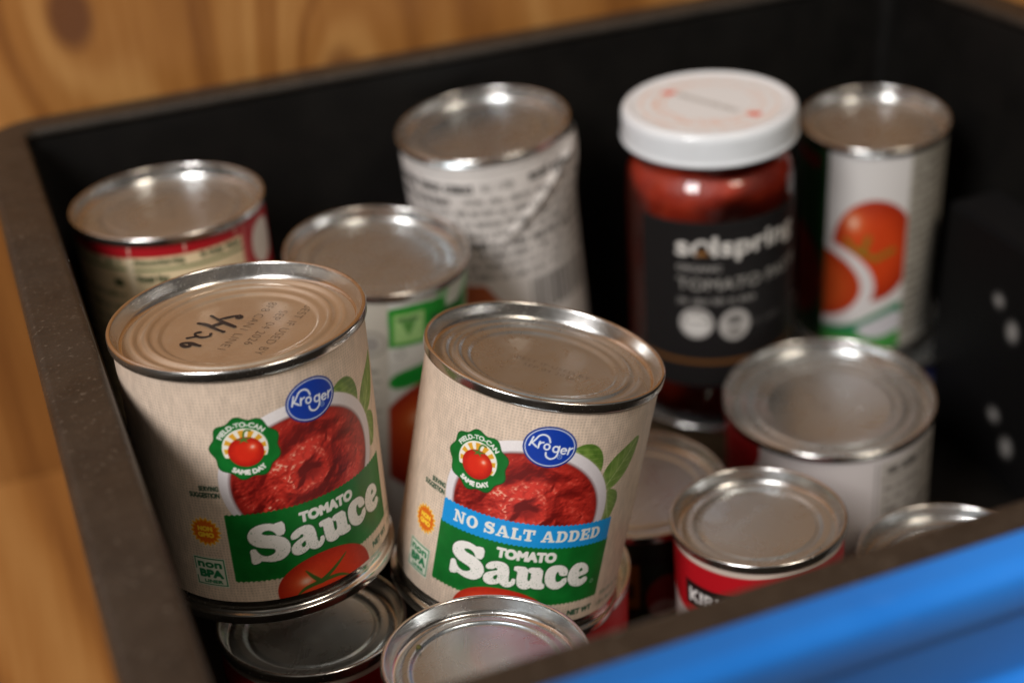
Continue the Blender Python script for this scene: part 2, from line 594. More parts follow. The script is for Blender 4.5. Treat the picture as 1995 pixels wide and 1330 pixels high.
def make_can(name, label, c, n, R, h, lid='plain', lid_mat=None, cat='can', group=None, seg=128, bottom=2.6):
    e = frame_at(name, c, n, h)
    tag(e, label, cat, group)
    mm = 0.001
    Rb = R - 1.25 * mm
    pr = [(0, 2.2 * mm), (R - 4 * mm, 2.2 * mm), (R - 2.2 * mm, .4 * mm), (R - 1.0 * mm, 0), (R - .2 * mm, .25 * mm), (R, .8 * mm), (R, bottom * mm),
          (R - .25 * mm, (bottom + .4) * mm), (Rb - .1 * mm, (bottom + .8) * mm), (Rb - .4 * mm, (bottom + 1.6) * mm), (Rb, (bottom + 3) * mm), (Rb, h / 2), (Rb, h - 5.5 * mm), (Rb - .3 * mm, h - 4.4 * mm), (Rb, h - 3.3 * mm), (R - .5 * mm, h - 3.1 * mm)]
    V, F = lathe(rounded(pr, .6 * mm, 2), seg)
    mesh_obj('body', V, F, M_TIN, e)
    # lid: double seam, chuck wall, countersink, pressed panel
    pr = [(R - .5 * mm, h - 3.1 * mm), (R - .05 * mm, h - 2.8 * mm), (R, h - 2.2 * mm), (R, h - .7 * mm), (R - .2 * mm, h - .2 * mm), (R - .7 * mm, h), (R - 1.15 * mm, h - .2 * mm),
          (R - 1.35 * mm, h - .8 * mm), (R - 2.2 * mm, h - 3.9 * mm), (R - 2.7 * mm, h - 4.6 * mm), (R - 3.4 * mm, h - 4.8 * mm), (R - 4.1 * mm, h - 4.4 * mm), (R - 4.7 * mm, h - 3.9 * mm)]
    pr = rounded(pr, .5 * mm, 2)
    cut = min(range(len(pr)), key=lambda i: pr[i][1])
    seam, pr = pr[:cut + 1], pr[cut:]
    steps = LIDS[lid]
    r0 = R - 4.7 * mm
    for k in range(1, 61):
        r = r0 * (1 - k / 60)
        z = h - 3.9 * mm
        for fr_, dz in steps:
            z += dz * mm * float(sstep(0, 1, (fr_ * R - r) / (0.028 * R) + .5))
        z -= 0.25 * mm * (1 - (r / R) ** 2)
        pr.append((max(r, 0), z))
    zc = pr[-1][1]
    V, F = lathe(pr, seg)
    lo = mesh_obj('lid', V, F, lid_mat or M_LID, e)
    V, F = lathe(seam, seg)
    mesh_obj('seam', V, F, M_SEAM, lo)
    return e, lo, zc
def lid_text(parent, z, lines, x, y, ang, h, material, name='date_code', gap=1.35, width=None):
    """inkjet code printed flat on a lid; all its lines are one print"""
    V, F = [], []
    ca, sa = math.cos(ang), math.sin(ang)
    for i, ln in enumerate(lines):
        cu = bpy.data.curves.new('t', 'FONT')
        cu.body = ln
        cu.size = h / .73
        cu.space_character = 1.12
        cu.offset = -0.035 * h
        cu.fill_mode = 'FRONT'
        o = bpy.data.objects.new('t', cu)
        COL.objects.link(o)
        dg = bpy.context.evaluated_depsgraph_get()
        me = o.evaluated_get(dg).to_mesh()
        xs = [v.co.x for v in me.vertices]
        mid = (min(xs) + max(xs)) / 2
        k0 = len(V)
        for v in me.vertices:
            a, b = v.co.x - mid, v.co.y - i * h * gap
            V.append(((x + a * ca - b * sa) / 1000, (y + a * sa + b * ca) / 1000, z + 0.00007))
        F += [tuple(k0 + q for q in p.vertices) for p in me.polygons]
        o.evaluated_get(dg).to_mesh_clear()
        bpy.data.objects.remove(o)
        bpy.data.curves.remove(cu)
    return mesh_obj(name, V, F, material, parent, False)
def ribbon(parent, name, strokes, z, material):
    V, F = [], []
    for pts, w in strokes:
        p = open_curve(pts, 2)
        n = len(p)
        d = np.gradient(p, axis=0)
        d /= np.linalg.norm(d, axis=1)[:, None] + 1e-9
        nn = np.stack([-d[:, 1], d[:, 0]], 1)
        k0 = len(V)
        for i in range(n):
            ww = w * (.9 + .18 * math.sin(i * .45 + w * 9)) / 2
            zz = z + 0.00008 + 0.00001 * (len(F) % 5)
            for sg in (-1, 1):
                V.append(((p[i, 0] + sg * nn[i, 0] * ww) / 1000, (p[i, 1] + sg * nn[i, 1] * ww) / 1000, zz))
        for i in range(n - 1):
            a = k0 + 2 * i
            F.append((a, a + 1, a + 3, a + 2))
        for end in (0, n - 1):                     # round ends
            k1 = len(V)
            for a in range(10):
                V.append(((p[end, 0] + w * .46 * math.cos(a * .6283)) / 1000, (p[end, 1] + w * .46 * math.sin(a * .6283)) / 1000, zz + 0.00001))
            F.append(tuple(range(k1, k1 + 10)))
    return mesh_obj(name, V, F, material, parent, False)

# ------------------------------------------------------------------ the wood behind and below, the bin
YAW = math.radians(20)
E1 = Vector((math.cos(YAW), math.sin(YAW), 0))
E2 = Vector((math.sin(YAW), -math.cos(YAW), 0))
C0 = Vector((-0.1765, 0.4982, 0))            # inner back-left corner of the bin
BL, BD, RZ = 0.377, 0.3500, FZ - 0.2085        # inner length, depth, rim height
def bin_frame(name, x=0, y=0, z=0):
    e = bpy.data.objects.new(name, None)
    COL.objects.link(e)
    e.location = C0 + E1 * x - E2 * y + Vector((0, 0, z))
    e.rotation_euler = (0, 0, YAW)
    return e
def box(x0, x1, y0, y1, z0, z1):
    V = [(x, y, z) for z in (z0, z1) for y in (y0, y1) for x in (x0, x1)]
    F = [(0, 2, 3, 1), (4, 5, 7, 6), (0, 1, 5, 4), (2, 6, 7, 3), (0, 4, 6, 2), (1, 3, 7, 5)]
    return V, F
M_WALL = wood_material('pine_plywood', [(0.026, FZ - 0.176, 0.0105, 0.62, 0.040), (0.128, FZ - 0.232, 0.012, 0.42, 0.10)], 0.10, 17)
M_BOARD = wood_material('pine_shelf_board', [(-0.12, 0.3, 0.01, 0.5, 0.05)], 0.2, 15)
V, F = box(-0.7, 1.1, 0, 0.018, -0.02, 1.3)
w = mesh_obj('wall', V, F, M_WALL, None, False)
w.location = C0 - E2 * 0.024
w.rotation_euler = (0, 0, YAW)
tag(w, kind='structure')
V, F = box(-0.7, 1.1, -0.018, 0, -0.7, 0)
w = mesh_obj('shelf_board', V, F, M_BOARD, None, False)
# the board lies flat: its local z (grain) runs towards the front
w.matrix_world = Matrix.Translation(C0 - E2 * 0.0235 + Vector((0, 0, -0.0035))) @ Matrix.Rotation(YAW, 4, 'Z') @ Matrix(((1, 0, 0, 0), (0, 0, 1, 0), (0, 1, 0, 0), (0, 0, 0, 1))) 
for p in w.data.polygons:
    p.flip()
tag(w, kind='structure')

def rr_path(x0, x1, y0, y1, rc, n=8):
    P = []
    for cx, cy, a0 in ((x1 - rc, y1 - rc, 0), (x0 + rc, y1 - rc, 90), (x0 + rc, y0 + rc, 180), (x1 - rc, y0 + rc, 270)):
        for i in range(n + 1):
            a = math.radians(a0 + 90 * i / n)
            P.append((cx + rc * math.cos(a), cy + rc * math.sin(a), math.cos(a), math.sin(a)))
    # extra points along the straights so that a warp can bend them
    return P
def sweep(path, prof, closed=True):
    V, F = [], []
    n, m = len(path), len(prof)
    for x, y, nx, ny in path:
        for off, z in prof:
            V.append((x + nx * off, y + ny * off, z))
    for i in range(n):
        i2 = (i + 1) % n
        for j in range(m if closed else m - 1):
            j2 = (j + 1) % m
            F.append((i * m + j, i2 * m + j, i2 * m + j2, i * m + j2))
    return V, F
def splay(V):
    """the walls rise a little towards the front and the left one splays inwards"""
    return [(x + 0.019 * -y * (1 - x / BL), y, z + (0.068 * -y * z / RZ if z > 0 else 0)) for x, y, z in V]
BIN = bin_frame('storage_bin')
tag(BIN, 'black plastic storage bin with blue front panel, holding all the tins', 'storage bin')
path = rr_path(0, BL, -BD, 0, 0.006)
V, F = sweep(path, [(-0.0055, 0.0005), (-0.0005, RZ - 0.0045), (0.0025, RZ - 0.0045), (-0.003, -0.003), (-0.0055, -0.003)])
mesh_obj('wall', splay(V), F, M_BIN, BIN, False)
V, F = box(0.0058, BL - 0.0058, -BD + 0.0058, -0.0058, -0.003, 0)
mesh_obj('floor', V, F, M_BIN, BIN, False)
V, F = sweep(path, rounded([(0.0008, RZ - 0.0042), (0, RZ - 0.0025), (0.0006, RZ - 0.0006), (0.002, RZ), (0.0140, RZ), (0.0155, RZ - 0.0008), (0.0162, RZ - 0.003),
                     (0.0162, RZ - 0.011), (0.0148, RZ - 0.011), (0.0148, RZ - 0.0042)], .0004, 2))
mesh_obj('rim', splay(V), F, M_RIM, BIN)
# blue front panel: rounded top edge, recessed face, one long ridge
prof = rounded([(0, 0.02), (0, RZ - 0.001), (0.0015, RZ + 0.0008), (0.0085, RZ + 0.0008), (0.0115, RZ - 0.0006), (0.0125, RZ - 0.004), (0.0125, RZ - 0.008), (0.0105, RZ - 0.010),
                (0.0105, RZ - 0.024), (0.0125, RZ - 0.026), (0.014, RZ - 0.028), (0.014, RZ - 0.040), (0.012, RZ - 0.043), (0.011, 0.02)], 0.002, 4)
V, F = [], []
y0 = -BD - 0.0085
m = len(prof)
for x in (-0.012, BL + 0.012):
    for off, z in prof:
        V.append((x, y0 - off, z))
for j in range(m):
    j2 = (j + 1) % m
    F.append((j, m + j, m + j2, j2))
F += [tuple(range(m - 1, -1, -1)), tuple(range(m, 2 * m))]
mesh_obj('front_panel', splay(V), F, M_BLUE, BIN)['label'] = 'bright blue plastic front panel with a long ridge'

# ------------------------------------------------------------------ tomato sauce label
SAUCE = {
 'S': [[(-20.5, -55.0), (-19.3, -54.6), (-18.9, -55.6), (-18.0, -56.7), (-16.7, -57.1), (-15.4, -56.8), (-14.3, -56.1), (-14.2, -55.3), (-14.8, -54.8), (-16.3, -54.5), (-18.4, -54.1), (-20.0, -53.1), (-20.6, -51.8), (-20.4, -50.3), (-19.4, -49.0), (-17.8, -48.1), (-16.1, -47.8), (-14.7, -47.9), (-13.7, -48.3), (-13.4, -48.0), (-11.4, -47.7), (-11.4, -51.2), (-13.3, -51.5), (-13.8, -50.4), (-14.6, -49.7), (-15.6, -49.5), (-16.5, -49.7), (-17.2, -50.1), (-17.1, -50.7), (-16.2, -51.1), (-14.2, -51.3), (-12.2, -52.1), (-11.1, -53.2), (-10.6, -54.6), (-10.8, -56.1), (-11.8, -57.5), (-13.4, -58.4), (-15.4, -58.6), (-17.1, -58.3), (-18.4, -58.0), (-18.6, -58.6), (-20.5, -59.1), (-20.5, -56.7)]],
 'a': [[(-10.0, -53.5), (-10.2, -52.5), (-9.4, -51.4), (-7.7, -50.5), (-5.9, -50.3), (-4.5, -50.9), (-3.9, -52.3), (-3.7, -54.6), (-3.6, -55.8), (-3.2, -56.1), (-2.8, -55.8), (-2.6, -54.7), (-1.7, -54.8), (-1.7, -55.8), (-2.2, -56.8), (-3.1, -57.5), (-4.3, -57.7), (-5.4, -57.2), (-5.9, -56.7), (-6.7, -57.4), (-7.9, -57.9), (-9.2, -58.0), (-10.2, -57.4), (-10.5, -56.3), (-10.1, -55.2), (-8.9, -54.2), (-7.7, -53.6), (-6.9, -53.3), (-6.9, -52.6), (-7.3, -52.3), (-7.9, -52.5), (-8.1, -53.0)],
       [(-7.8, -55.0), (-6.7, -54.2), (-6.5, -55.2), (-6.7, -56.0), (-7.3, -56.4), (-7.8, -56.2), (-8.0, -55.6)]],
 'u': [[(-2.5, -50.6), (1.1, -50.4), (1.3, -53.4), (1.4, -54.5), (1.8, -54.9), (2.3, -54.6), (2.5, -53.9), (2.4, -51.9), (1.5, -51.9), (1.4, -50.4), (5.3, -50.2), (5.5, -54.1), (5.6, -55.1), (6.4, -55.3), (6.5, -56.9), (3.1, -56.9), (2.9, -56.1), (2.5, -56.8), (1.5, -57.3), (0.2, -57.3), (-0.8, -56.7), (-1.2, -55.7), (-1.4, -53.7), (-1.4, -52.0), (-2.5, -52.0)]],
 'c': [[(6.4, -53.5), (6.3, -51.7), (6.9, -50.2), (8.1, -49.4), (9.7, -49.2), (11.4, -49.6), (12.6, -50.7), (12.9, -51.9), (12.7, -52.6), (10.7, -52.5), (10.3, -51.6), (10.0, -51.1), (9.5, -51.2), (9.2, -52.1), (9.2, -53.3), (9.5, -54.4), (10.2, -54.8), (11.2, -54.5), (11.7, -53.6), (13.0, -53.4), (13.0, -54.9), (12.0, -56.1), (10.5, -56.9), (8.8, -56.7), (7.4, -55.8), (6.7, -54.7)]],
 'e': [[(13.3, -53.8), (13.3, -51.8), (14.1, -50.0), (15.4, -49.0), (17.1, -49.0), (18.7, -49.8), (19.8, -51.2), (19.9, -52.8), (16.5, -53.4), (16.8, -54.2), (17.6, -54.6), (18.5, -54.2), (19.2, -53.8), (20.2, -54.6), (19.7, -55.7), (18.2, -56.6), (16.3, -56.5), (14.6, -55.8), (13.7, -54.7)],
       [(16.4, -52.1), (16.6, -50.9), (17.3, -50.5), (17.9, -51.0), (17.9, -51.8)]]}
def arcpts(cx, cy, rx, ry, a0, a1, n=24):
    return [(cx + rx * math.cos(math.radians(a0 + (a1 - a0) * i / n)), cy + ry * math.sin(math.radians(a0 + (a1 - a0) * i / n))) for i in range(n + 1)]
def R_(x0, y0, x1, y1):
    return [(x0, y0), (x1, y0), (x1, y1), (x0, y1)]
SLAB = {   # fat slab capitals, cap height 1: advance, list of shapes (each a list of contours)
 'L': (.88, [[R_(.10, 0, .38, 1)], [R_(0, .83, .50, 1)], [R_(0, 0, .84, .17)], [R_(.66, 0, .84, .42)]]),
 'T': (.98, [[R_(0, .82, .94, 1)], [R_(0, .58, .16, 1)], [R_(.78, .58, .94, 1)], [R_(.33, 0, .61, 1)], [R_(.18, 0, .76, .16)]]),
 'N': (1.12, [[R_(.12, 0, .30, 1)], [R_(0, 0, .42, .16)], [[(.0, 1), (.36, 1), (.92, 0), (.70, 0), (.12, .90)]], [R_(.76, 0, .94, 1)], [R_(.64, .84, 1.06, 1)], [R_(0, .84, .3, 1)]]),
 'E': (.92, [[R_(.10, 0, .38, 1)], [R_(0, .83, .84, 1)], [R_(0, 0, .86, .17)], [R_(.68, .60, .84, 1)], [R_(.70, 0, .86, .42)], [R_(.3, .42, .62, .58)], [R_(.54, .32, .66, .68)]]),
 'D': (1.02, [[[(.1, 0), (.46, 0)] + arcpts(.46, .5, .50, .5, -90, 90) + [(.46, 1), (.1, 1)], [(.38, .17), (.44, .17)] + arcpts(.44, .5, .24, .33, -90, 90) + [(.44, .83), (.38, .83)]], [R_(0, .83, .2, 1)], [R_(0, 0, .2, .17)]]),
 'O': (1.06, [[arcpts(.5, .5, .50, .53, 0, 360, 40), arcpts(.5, .5, .215, .36, 0, 360, 40)]]),
 'A': (1.16, [[[(.38, 1), (.66, 1), (1.02, .1), (.72, .1), (.50, .76), (.26, .1), (.10, .1)]], [R_(0, 0, .42, .16)], [R_(.60, 0, 1.14, .16)], [R_(.28, .27, .76, .41)]]),
}
S_UNIT = None
def slab_text(art, t, u0, u1, base, h, col):
    sc = SAUCE['S'][0]
    xs, ys = [p[0] for p in sc], [p[1] - .05 * p[0] for p in sc]
    sx0, sx1, sy0, sy1 = min(xs), max(xs), min(ys), max(ys)
    s_shape = [[[((a - sx0) / (sx1 - sx0) * .86, (b - .05 * a - sy0) / (sy1 - sy0) * 1.04 - .02) for a, b in sc]]]
    gl = dict(SLAB)
    gl['S'] = (.92, s_shape)
    adv = sum(.45 if ch == ' ' else gl[ch][0] + .05 for ch in t)
    k = (u1 - u0) / adv
    x = u0
    for ch in t:
        if ch == ' ':
            x += .45 * k
            continue
        a, shapes = gl[ch]
        for sh in shapes:
            art.poly([np.array([(x + px * k, base + py * h) for px, py in c]) for c in sh], col)
        x += (a + .05) * k
def zigzag(u0, u1, vt, vb, pitch=1.32, amp=.42, top=True, bottom=True):
    P = []
    n = int((u1 - u0) / pitch)
    for i in range(n + 1):
        x = u0 + (u1 - u0) * i / n
        P.append((x, vb))
        if bottom and i < n:
            P.append((x + pitch / 2, vb - amp))
    for i in range(n, -1, -1):
        x = u0 + (u1 - u0) * i / n
        P.append((x, vt))
        if top and i > 0:
            P.append((x - pitch / 2, vt + amp))
    return P
def star(cx, cy, r0, r1, n, rot=0, k=8):
    return [(cx + (r0 + (r1 - r0) * (.5 + .5 * math.cos(i * 2 * math.pi / k))) * math.cos(i * 2 * math.pi / (n * k) + rot),
             cy + (r0 + (r1 - r0) * (.5 + .5 * math.cos(i * 2 * math.pi / k))) * math.sin(i * 2 * math.pi / (n * k) + rot)) for i in range(n * k)]
def tomato_fn(cx, cy, rx, ry, c0='9a1a0a', c1='d93a1a', c2='f0703a', hl=(-.35, .35)):
    def f(U, V):
        x, y = (U - cx) / rx, (V - cy) / ry
        d = np.clip(np.hypot(x, y), 0, 1)
        h = np.exp(-((x - hl[0]) ** 2 + (y - hl[1]) ** 2) / .10)
        h2 = np.exp(-((x - hl[0]) ** 2 + (y - hl[1]) ** 2) / .016)
        n = fbm(U * 1.2, V * 1.2, 3)
        t = np.clip(1.25 - d ** 2 * .95 + (n - .5) * .25, 0, 1)[..., None]
        c = hexc(c0) * (1 - t) + hexc(c1) * t
        c = c * (1 - h[..., None] * .7) + hexc(c2) * h[..., None] * .7
        return c * (1 - h2[..., None] * .75) + hexc('ffe9da') * h2[..., None] * .75
    return f
def leaf_fn(p0, p1, dark, mid, light, seed):
    p0, p1 = np.array(p0), np.array(p1)
    d = (p1 - p0) / np.linalg.norm(p1 - p0)
    L = np.linalg.norm(p1 - p0)
    def f(U, V):
        a = (U - p0[0]) * d[0] + (V - p0[1]) * d[1]
        b = -(U - p0[0]) * d[1] + (V - p0[1]) * d[0]
        vein = np.exp(-(b / .22) ** 2)
        side = np.abs(((a - np.abs(b) * 1.1) / (L * .17)) % 1 - .5) * 2
        sv = sstep(.75, 1, side) * .55
        n = fbm(U * .7, V * .7, seed)
        t = np.clip(.15 + n * .9 + np.sin(b * 1.2) * .16 - .2 * (b > 0), 0, 1)[..., None]
        c = hexc(dark) * (1 - t) + hexc(mid) * t
        k = np.clip(vein + sv, 0, 1)[..., None] * .6
        return c * (1 - k) + hexc(light) * k
    return f
def sauce_fn(U, V):
    """the picture of the sauce: folds round a hollow, lit from the upper left in the photo on the label"""
    cx, cy = -2.2, -34.5
    wu, wv = fbm(U * .16, V * .16, 11) - .5, fbm(U * .16, V * .16, 21) - .5
    x, y = U - cx + wu * 6, (V - cy + wv * 5) * 1.2
    r, a = np.hypot(x, y), np.arctan2(y, x)
    ridge = .5 + .5 * np.cos((r - 5.4 - .6 * np.sin(a * 2 + .6)) * (.66 - .012 * r))
    lump = fbm(U * .17 + wu * 2, V * .17, 5, 2)
    pulp = fbm(U * 1.5, V * 1.9, 9, 3)
    hgt = ridge * 2.9 + lump * 3.0 + pulp * .22 - 2.2 * np.exp(-(r / 2.9) ** 4)
    gy, gx = np.gradient(hgt, V[1, 0] - V[0, 0], U[0, 1] - U[0, 0])
    nz = 1 / np.sqrt(1 + gx ** 2 + gy ** 2)
    nx_, ny_ = -gx * nz, -gy * nz
    lam = np.clip(-.46 * nx_ + .56 * ny_ + .69 * nz, 0, 1)
    sp = np.clip(-.27 * nx_ + .33 * ny_ + .905 * nz, 0, 1) ** 22 * sstep(.44, .66, pulp) * 1.5
    edge = sstep(.80, 1.02, np.hypot((U + 2.5) / 20.3, (V + 34) / 17.8))
    hole = np.exp(-(r / 2.8) ** 4)
    t = np.clip(lam * 1.15 - .12, 0, 1) * (1 - .45 * edge) * (1 - .6 * hole)
    c = hexc('6a0a05') * (1 - t[..., None]) + hexc('d8382a') * t[..., None]
    sp = (sp * (sstep(10, -14, U) * .7 + .3) * (1 - edge) * (1 - hole))[..., None]
    return np.clip(c * (1 - sp * .75) + hexc('f0b79c') * sp * .75, 0, 1)

def burlap(art, seed=0):
    U, V = art.U, art.V
    j = fbm(U * .35, V * .6, 40 + seed) * 3.0
    th = .5 + .5 * np.sin(2 * math.pi * U / .92 + j * 2)
    tv = .5 + .5 * np.sin(2 * math.pi * V / .84 + 3 * fbm(U * .4, V * .4, 50 + seed))
    wv = th * tv
    n = fbm(U * .9, V * .35, 60 + seed)
    k = 1.0 + (wv - .25) * -.16 * (.5 + 1.0 * fbm(U * .25, V * .25, 90 + seed)) + (n - .5) * .16 + (fbm(U * .05, V * .05, 70) - .5) * .06
    art.a *= k[..., None]
def sauce_label(salt):
    A = Art(-103, 103, -69.0, -3.5, 0.22, 'd6c1ad')
    burlap(A, 3 if salt else 0)
    dy = 0 if salt else 1.3
    # basil behind the bowl
    A.poly(smooth_closed([(6, -16), (8.3, -13.0), (12, -12.0), (15.5, -13.8), (17.4, -17.6), (17.2, -22), (14, -23), (9, -19)], 3), leaf_fn((8, -14), (17.5, -23), '476b22', '7f9d43', 'b9c77f', 1))
    A.poly(smooth_closed([(18, -27), (17.8, -22), (20.5, -18), (25, -15.2), (31.2, -12.6), (30.6, -17.5), (28.4, -22.5), (25, -26), (21, -28)], 3), leaf_fn((18.8, -27.5), (31, -12.8), '57792c', '8fa857', 'c4cf95', 2))
    A.poly(smooth_closed([(20, -27), (24.4, -28.2), (26, -31), (25.4, -34), (23.6, -38), (20, -38)], 2), leaf_fn((20, -27), (23.5, -38), '5e7b36', '86a052', 'b6c58c', 3))
    # bowl and sauce
    A.ell(-2.1, -33.6, 24.0, 20.9, 'b9a796', soft=1.2, op=.55)
    def bowl(U, V):
        t = np.clip(.5 + (V + 30) / 36 - (U + 4) / 90, 0, 1)[..., None]
        return hexc('cfc6cc') * (1 - t) + hexc('ece6e6') * t
    A.ell(-2.4, -33, 23.6, 20.4, bowl)
    A.ell(-2.5, -34, 20.9, 18.1, '8c6f70', soft=.9)
    A.ell(-2.5, -34.1, 20.4, 17.7, sauce_fn, soft=.5)
    # banners
    green, blue, white = '0b6a24', '1593dc', 'e9e6e0'
    gt = -43.6 if salt else -42.0
    def green_fn(U, V):
        n = fbm(U * .3, V * .3, 15)[..., None]
        return hexc('075c1d') * (1 - n) + hexc('0f7a2b') * n
    A.poly(zigzag(-26, 25.2, gt, -62.4, top=not salt), green_fn)
    if salt:
        A.poly(zigzag(-25.8, 25.0, -37.3, -44.0), blue)
        slab_text(A, 'NO SALT ADDED', -21.9, 21.6, -42.35, 3.55, white)
    A.text('TOMATO', .2 if salt else 1.2, -48.5 + dy, 2.85, white, bold=.30, width=16.2)
    def word_fn(U, V):
        n = vnoise(U * 4.5, V * 4.5, 8)
        k = sstep(.80, .9, n)[..., None] * .55
        return hexc('ece9e3') * (1 - k) + hexc('7d9b80') * k
    for ch, cs in SAUCE.items():
        out = []
        for c in cs:
            p = np.array(c)
            p = np.stack([p[:, 0], p[:, 1] - .05 * p[:, 0] + dy], 1)
            if not salt:
                p = np.stack([p[:, 0] * 1.045 + .6, (p[:, 1] + 53) * 1.08 - 53.2], 1)
            out.append(smooth_closed(p, 1))
        A.poly(out, '06451a', .34)
        A.poly(out, word_fn, .12)
    A.ell(22.1, -57.0 + dy, .62, .62, '9fb9a0')
    A.ell(22.1, -57.0 + dy, .42, .42, green)
    # whole tomato at the foot
    tx = -4 if salt else -1.4
    A.ell(tx, -67.9, 14.2, 9.6, tomato_fn(tx, -67.9, 14.2, 9.6, hl=(-.45, .25)), rot=-.06)
    for p, wd in (([(tx - 2.5, -67), (tx - 4.6, -64.6), (tx - 6.2, -62.2)], [1.5, 1.0, .2]), ([(tx - 2, -67), (tx + 2, -64.8), (tx + 6.2, -61.8)], [1.5, 1.0, .2]),
                  ([(tx - 2.5, -67), (tx - 7, -67.5), (tx - 9, -69)], [1.4, 1.0, .3]), ([(tx - 2.5, -67), (tx + 3, -67.2), (tx + 6, -69)], [1.3, .9, .3])):
        if not salt:
            A.stroke(open_curve(p, 2), np.interp(np.linspace(0, 1, len(open_curve(p, 2))), np.linspace(0, 1, 3), wd), '3f6426')
    A.text('NET WT', 15.5, -66.9, 1.7, '24523a', 'l', bold=.12)
    A.scribble(26.5, 40, -66.9, 1.5, '3b5e48', .7, 5)
    A.scribble(27.5, 39, -63.6, 1.5, '3b5e48', .6, 6)
    # field-to-can badge
    bx, by = -17.7, -22.5
    A.poly(star(bx, by, 8.0, 9.0, 9, 1.72), '064d18', .12)
    A.poly(star(bx, by, 7.95, 8.9, 9, 1.72), green_fn)
    A.ell(bx, by, 5.75, 5.75, 'efe9dc')
    for i in range(12):
        a = 2 * math.pi * i / 12 + .1
        A.poly([(bx, by), (bx + 5.3 * math.cos(a - .14), by + 5.3 * math.sin(a - .14)), (bx + 5.3 * math.cos(a + .14), by + 5.3 * math.sin(a + .14))], 'e0a32c')
    A.poly([(bx + 5.9 * math.cos(math.radians(a)), by + 5.9 * math.sin(math.radians(a))) for a in range(203, 338, 5)] + [(bx + 3, by - 2.6), (bx - 3, by - 2.6)], green)
    A.ell(bx + .1, by - 1.0, 4.5, 4.25, tomato_fn(bx, by - 1, 4.5, 4.2, '9d1008', 'd92a14', 'ee5a33', (.42, .30)))
    for p in ([(bx, by + 2.6), (bx - 1.9, by + 2.7)], [(bx, by + 2.6), (bx + 1.9, by + 2.9)], [(bx, by + 2.6), (bx - 1.1, by + 1.7)], [(bx, by + 2.6), (bx + .9, by + 1.6)]):
        A.stroke(p, [.75, .15], '4e7a2c')
    A.stroke(open_curve([(bx, by + 2.5), (bx + .1, by + 4.4), (bx + .8, by + 5.2), (bx + 1.9, by + 4.9)], 2), .5, '55752e')
    A.arc_text('FIELD-TO-CAN', bx, by, 6.2, 96, 1.35, white, bold=.07, sx=1.0)
    A.arc_text('SAME DAY', bx, by, 7.5, -88, 1.35, white, bold=.11, sx=1.1, inside=True)
    # maker's oval
    ox, oy = .9, -13.6
    A.ell(ox, oy, 7.2, 6.05, '0b2d86')
    A.ell(ox, oy, 6.75, 5.6, 'd9dcea')
    A.ell(ox, oy, 6.45, 5.3, '0a3aa6')
    q = lambda x, y: (ox + (x - 1069) / 34.2, oy - (y - 277) / 31)
    wd = .50
    ink = 'eceef5'
    A.stroke([q(905, 203), q(882, 280)], wd, ink)
    A.stroke([q(900, 252), q(945, 285)], wd, ink)
    A.stroke(open_curve([q(898, 256), q(930, 222), q(955, 180), q(1000, 166), q(1045, 185), q(1062, 232)], 3), wd, ink)
    A.stroke([q(970, 235), q(962, 294)], wd, ink)
    A.stroke(open_curve([q(965, 265), q(980, 243), q(1004, 240)], 2), wd, ink)
    A.stroke([q(1040 + 25 * math.cos(a * .314), 275 + 25 * math.sin(a * .314)) for a in range(21)], wd, ink)
    A.stroke([q(1124 + 26 * math.cos(a * .314), 290 + 26 * math.sin(a * .314)) for a in range(21)], wd, ink)
    A.stroke(open_curve([q(1153, 262), q(1150, 320), q(1132, 368), q(1085, 385), q(1045, 365), q(1038, 328)], 3), wd, ink)
    A.stroke([q(1176, 302), q(1222, 298)], wd * .8, ink)
    A.stroke([q(1198 + 25 * math.cos(math.radians(a)), 302 - 25 * math.sin(math.radians(a))) for a in range(8, 318, 15)], wd, ink)
    A.stroke([q(1248, 272), q(1240, 330)], wd, ink)
    A.stroke(open_curve([q(1243, 305), q(1256, 282), q(1278, 274)], 2), wd, ink)
    A.ell(*q(1170, 357), .68, .68, 'c9d0e6')
    A.ell(*q(1170, 357), .52, .52, '0a3aa6')
    A.text('R', *q(1170, 366), .62, 'c9d0e6', bold=.03)
    # small print on the left
    A.text('SERVING', -26.3, -34.6, 1.45, '2c4a37', 'r', bold=.05, sx=.70)
    A.text('SUGGESTION', -26.3, -36.6, 1.45, '2c4a37', 'r', bold=.05, sx=.70)
    gx, gy = -32.1, -47.3
    A.poly(star(gx, gy, 3.9, 4.7, 18), 'f2d9a6')
    A.poly(star(gx, gy, 3.6, 4.4, 18), 'f0a81f')
    A.poly(star(gx, gy, 3.1, 3.7, 18), 'df6a14')
    A.text('NON', gx, gy + .35, 1.35, 'ffd23a', bold=.12, width=4.0)
    A.text('GMO', gx, gy - 1.6, 1.35, 'ffd23a', bold=.12, width=4.4)
    A.rect(-37.5, -64.6, -28.1, -55.5, 'd9dccb')
    for r in ((-37.2, -64.3, -36.9, -61.6), (-37.2, -59.6, -36.9, -55.8), (-37.2, -56.1, -28.4, -55.8), (-28.7, -64.3, -28.4, -55.8), (-37.2, -64.3, -28.4, -64.0)):
        A.rect(*r, '1c7a4a')
    A.text('non', -32.8, -58.6, 2.3, '1c7a4a', bold=.18, width=6.8)
    A.text('BPA', -32.7, -61.7, 2.3, '1c7a4a', bold=.22, width=6.6)
    A.text('LINER', -32.4, -63.5, 1.0, '1c7a4a', bold=.08, width=5.2)
    return A

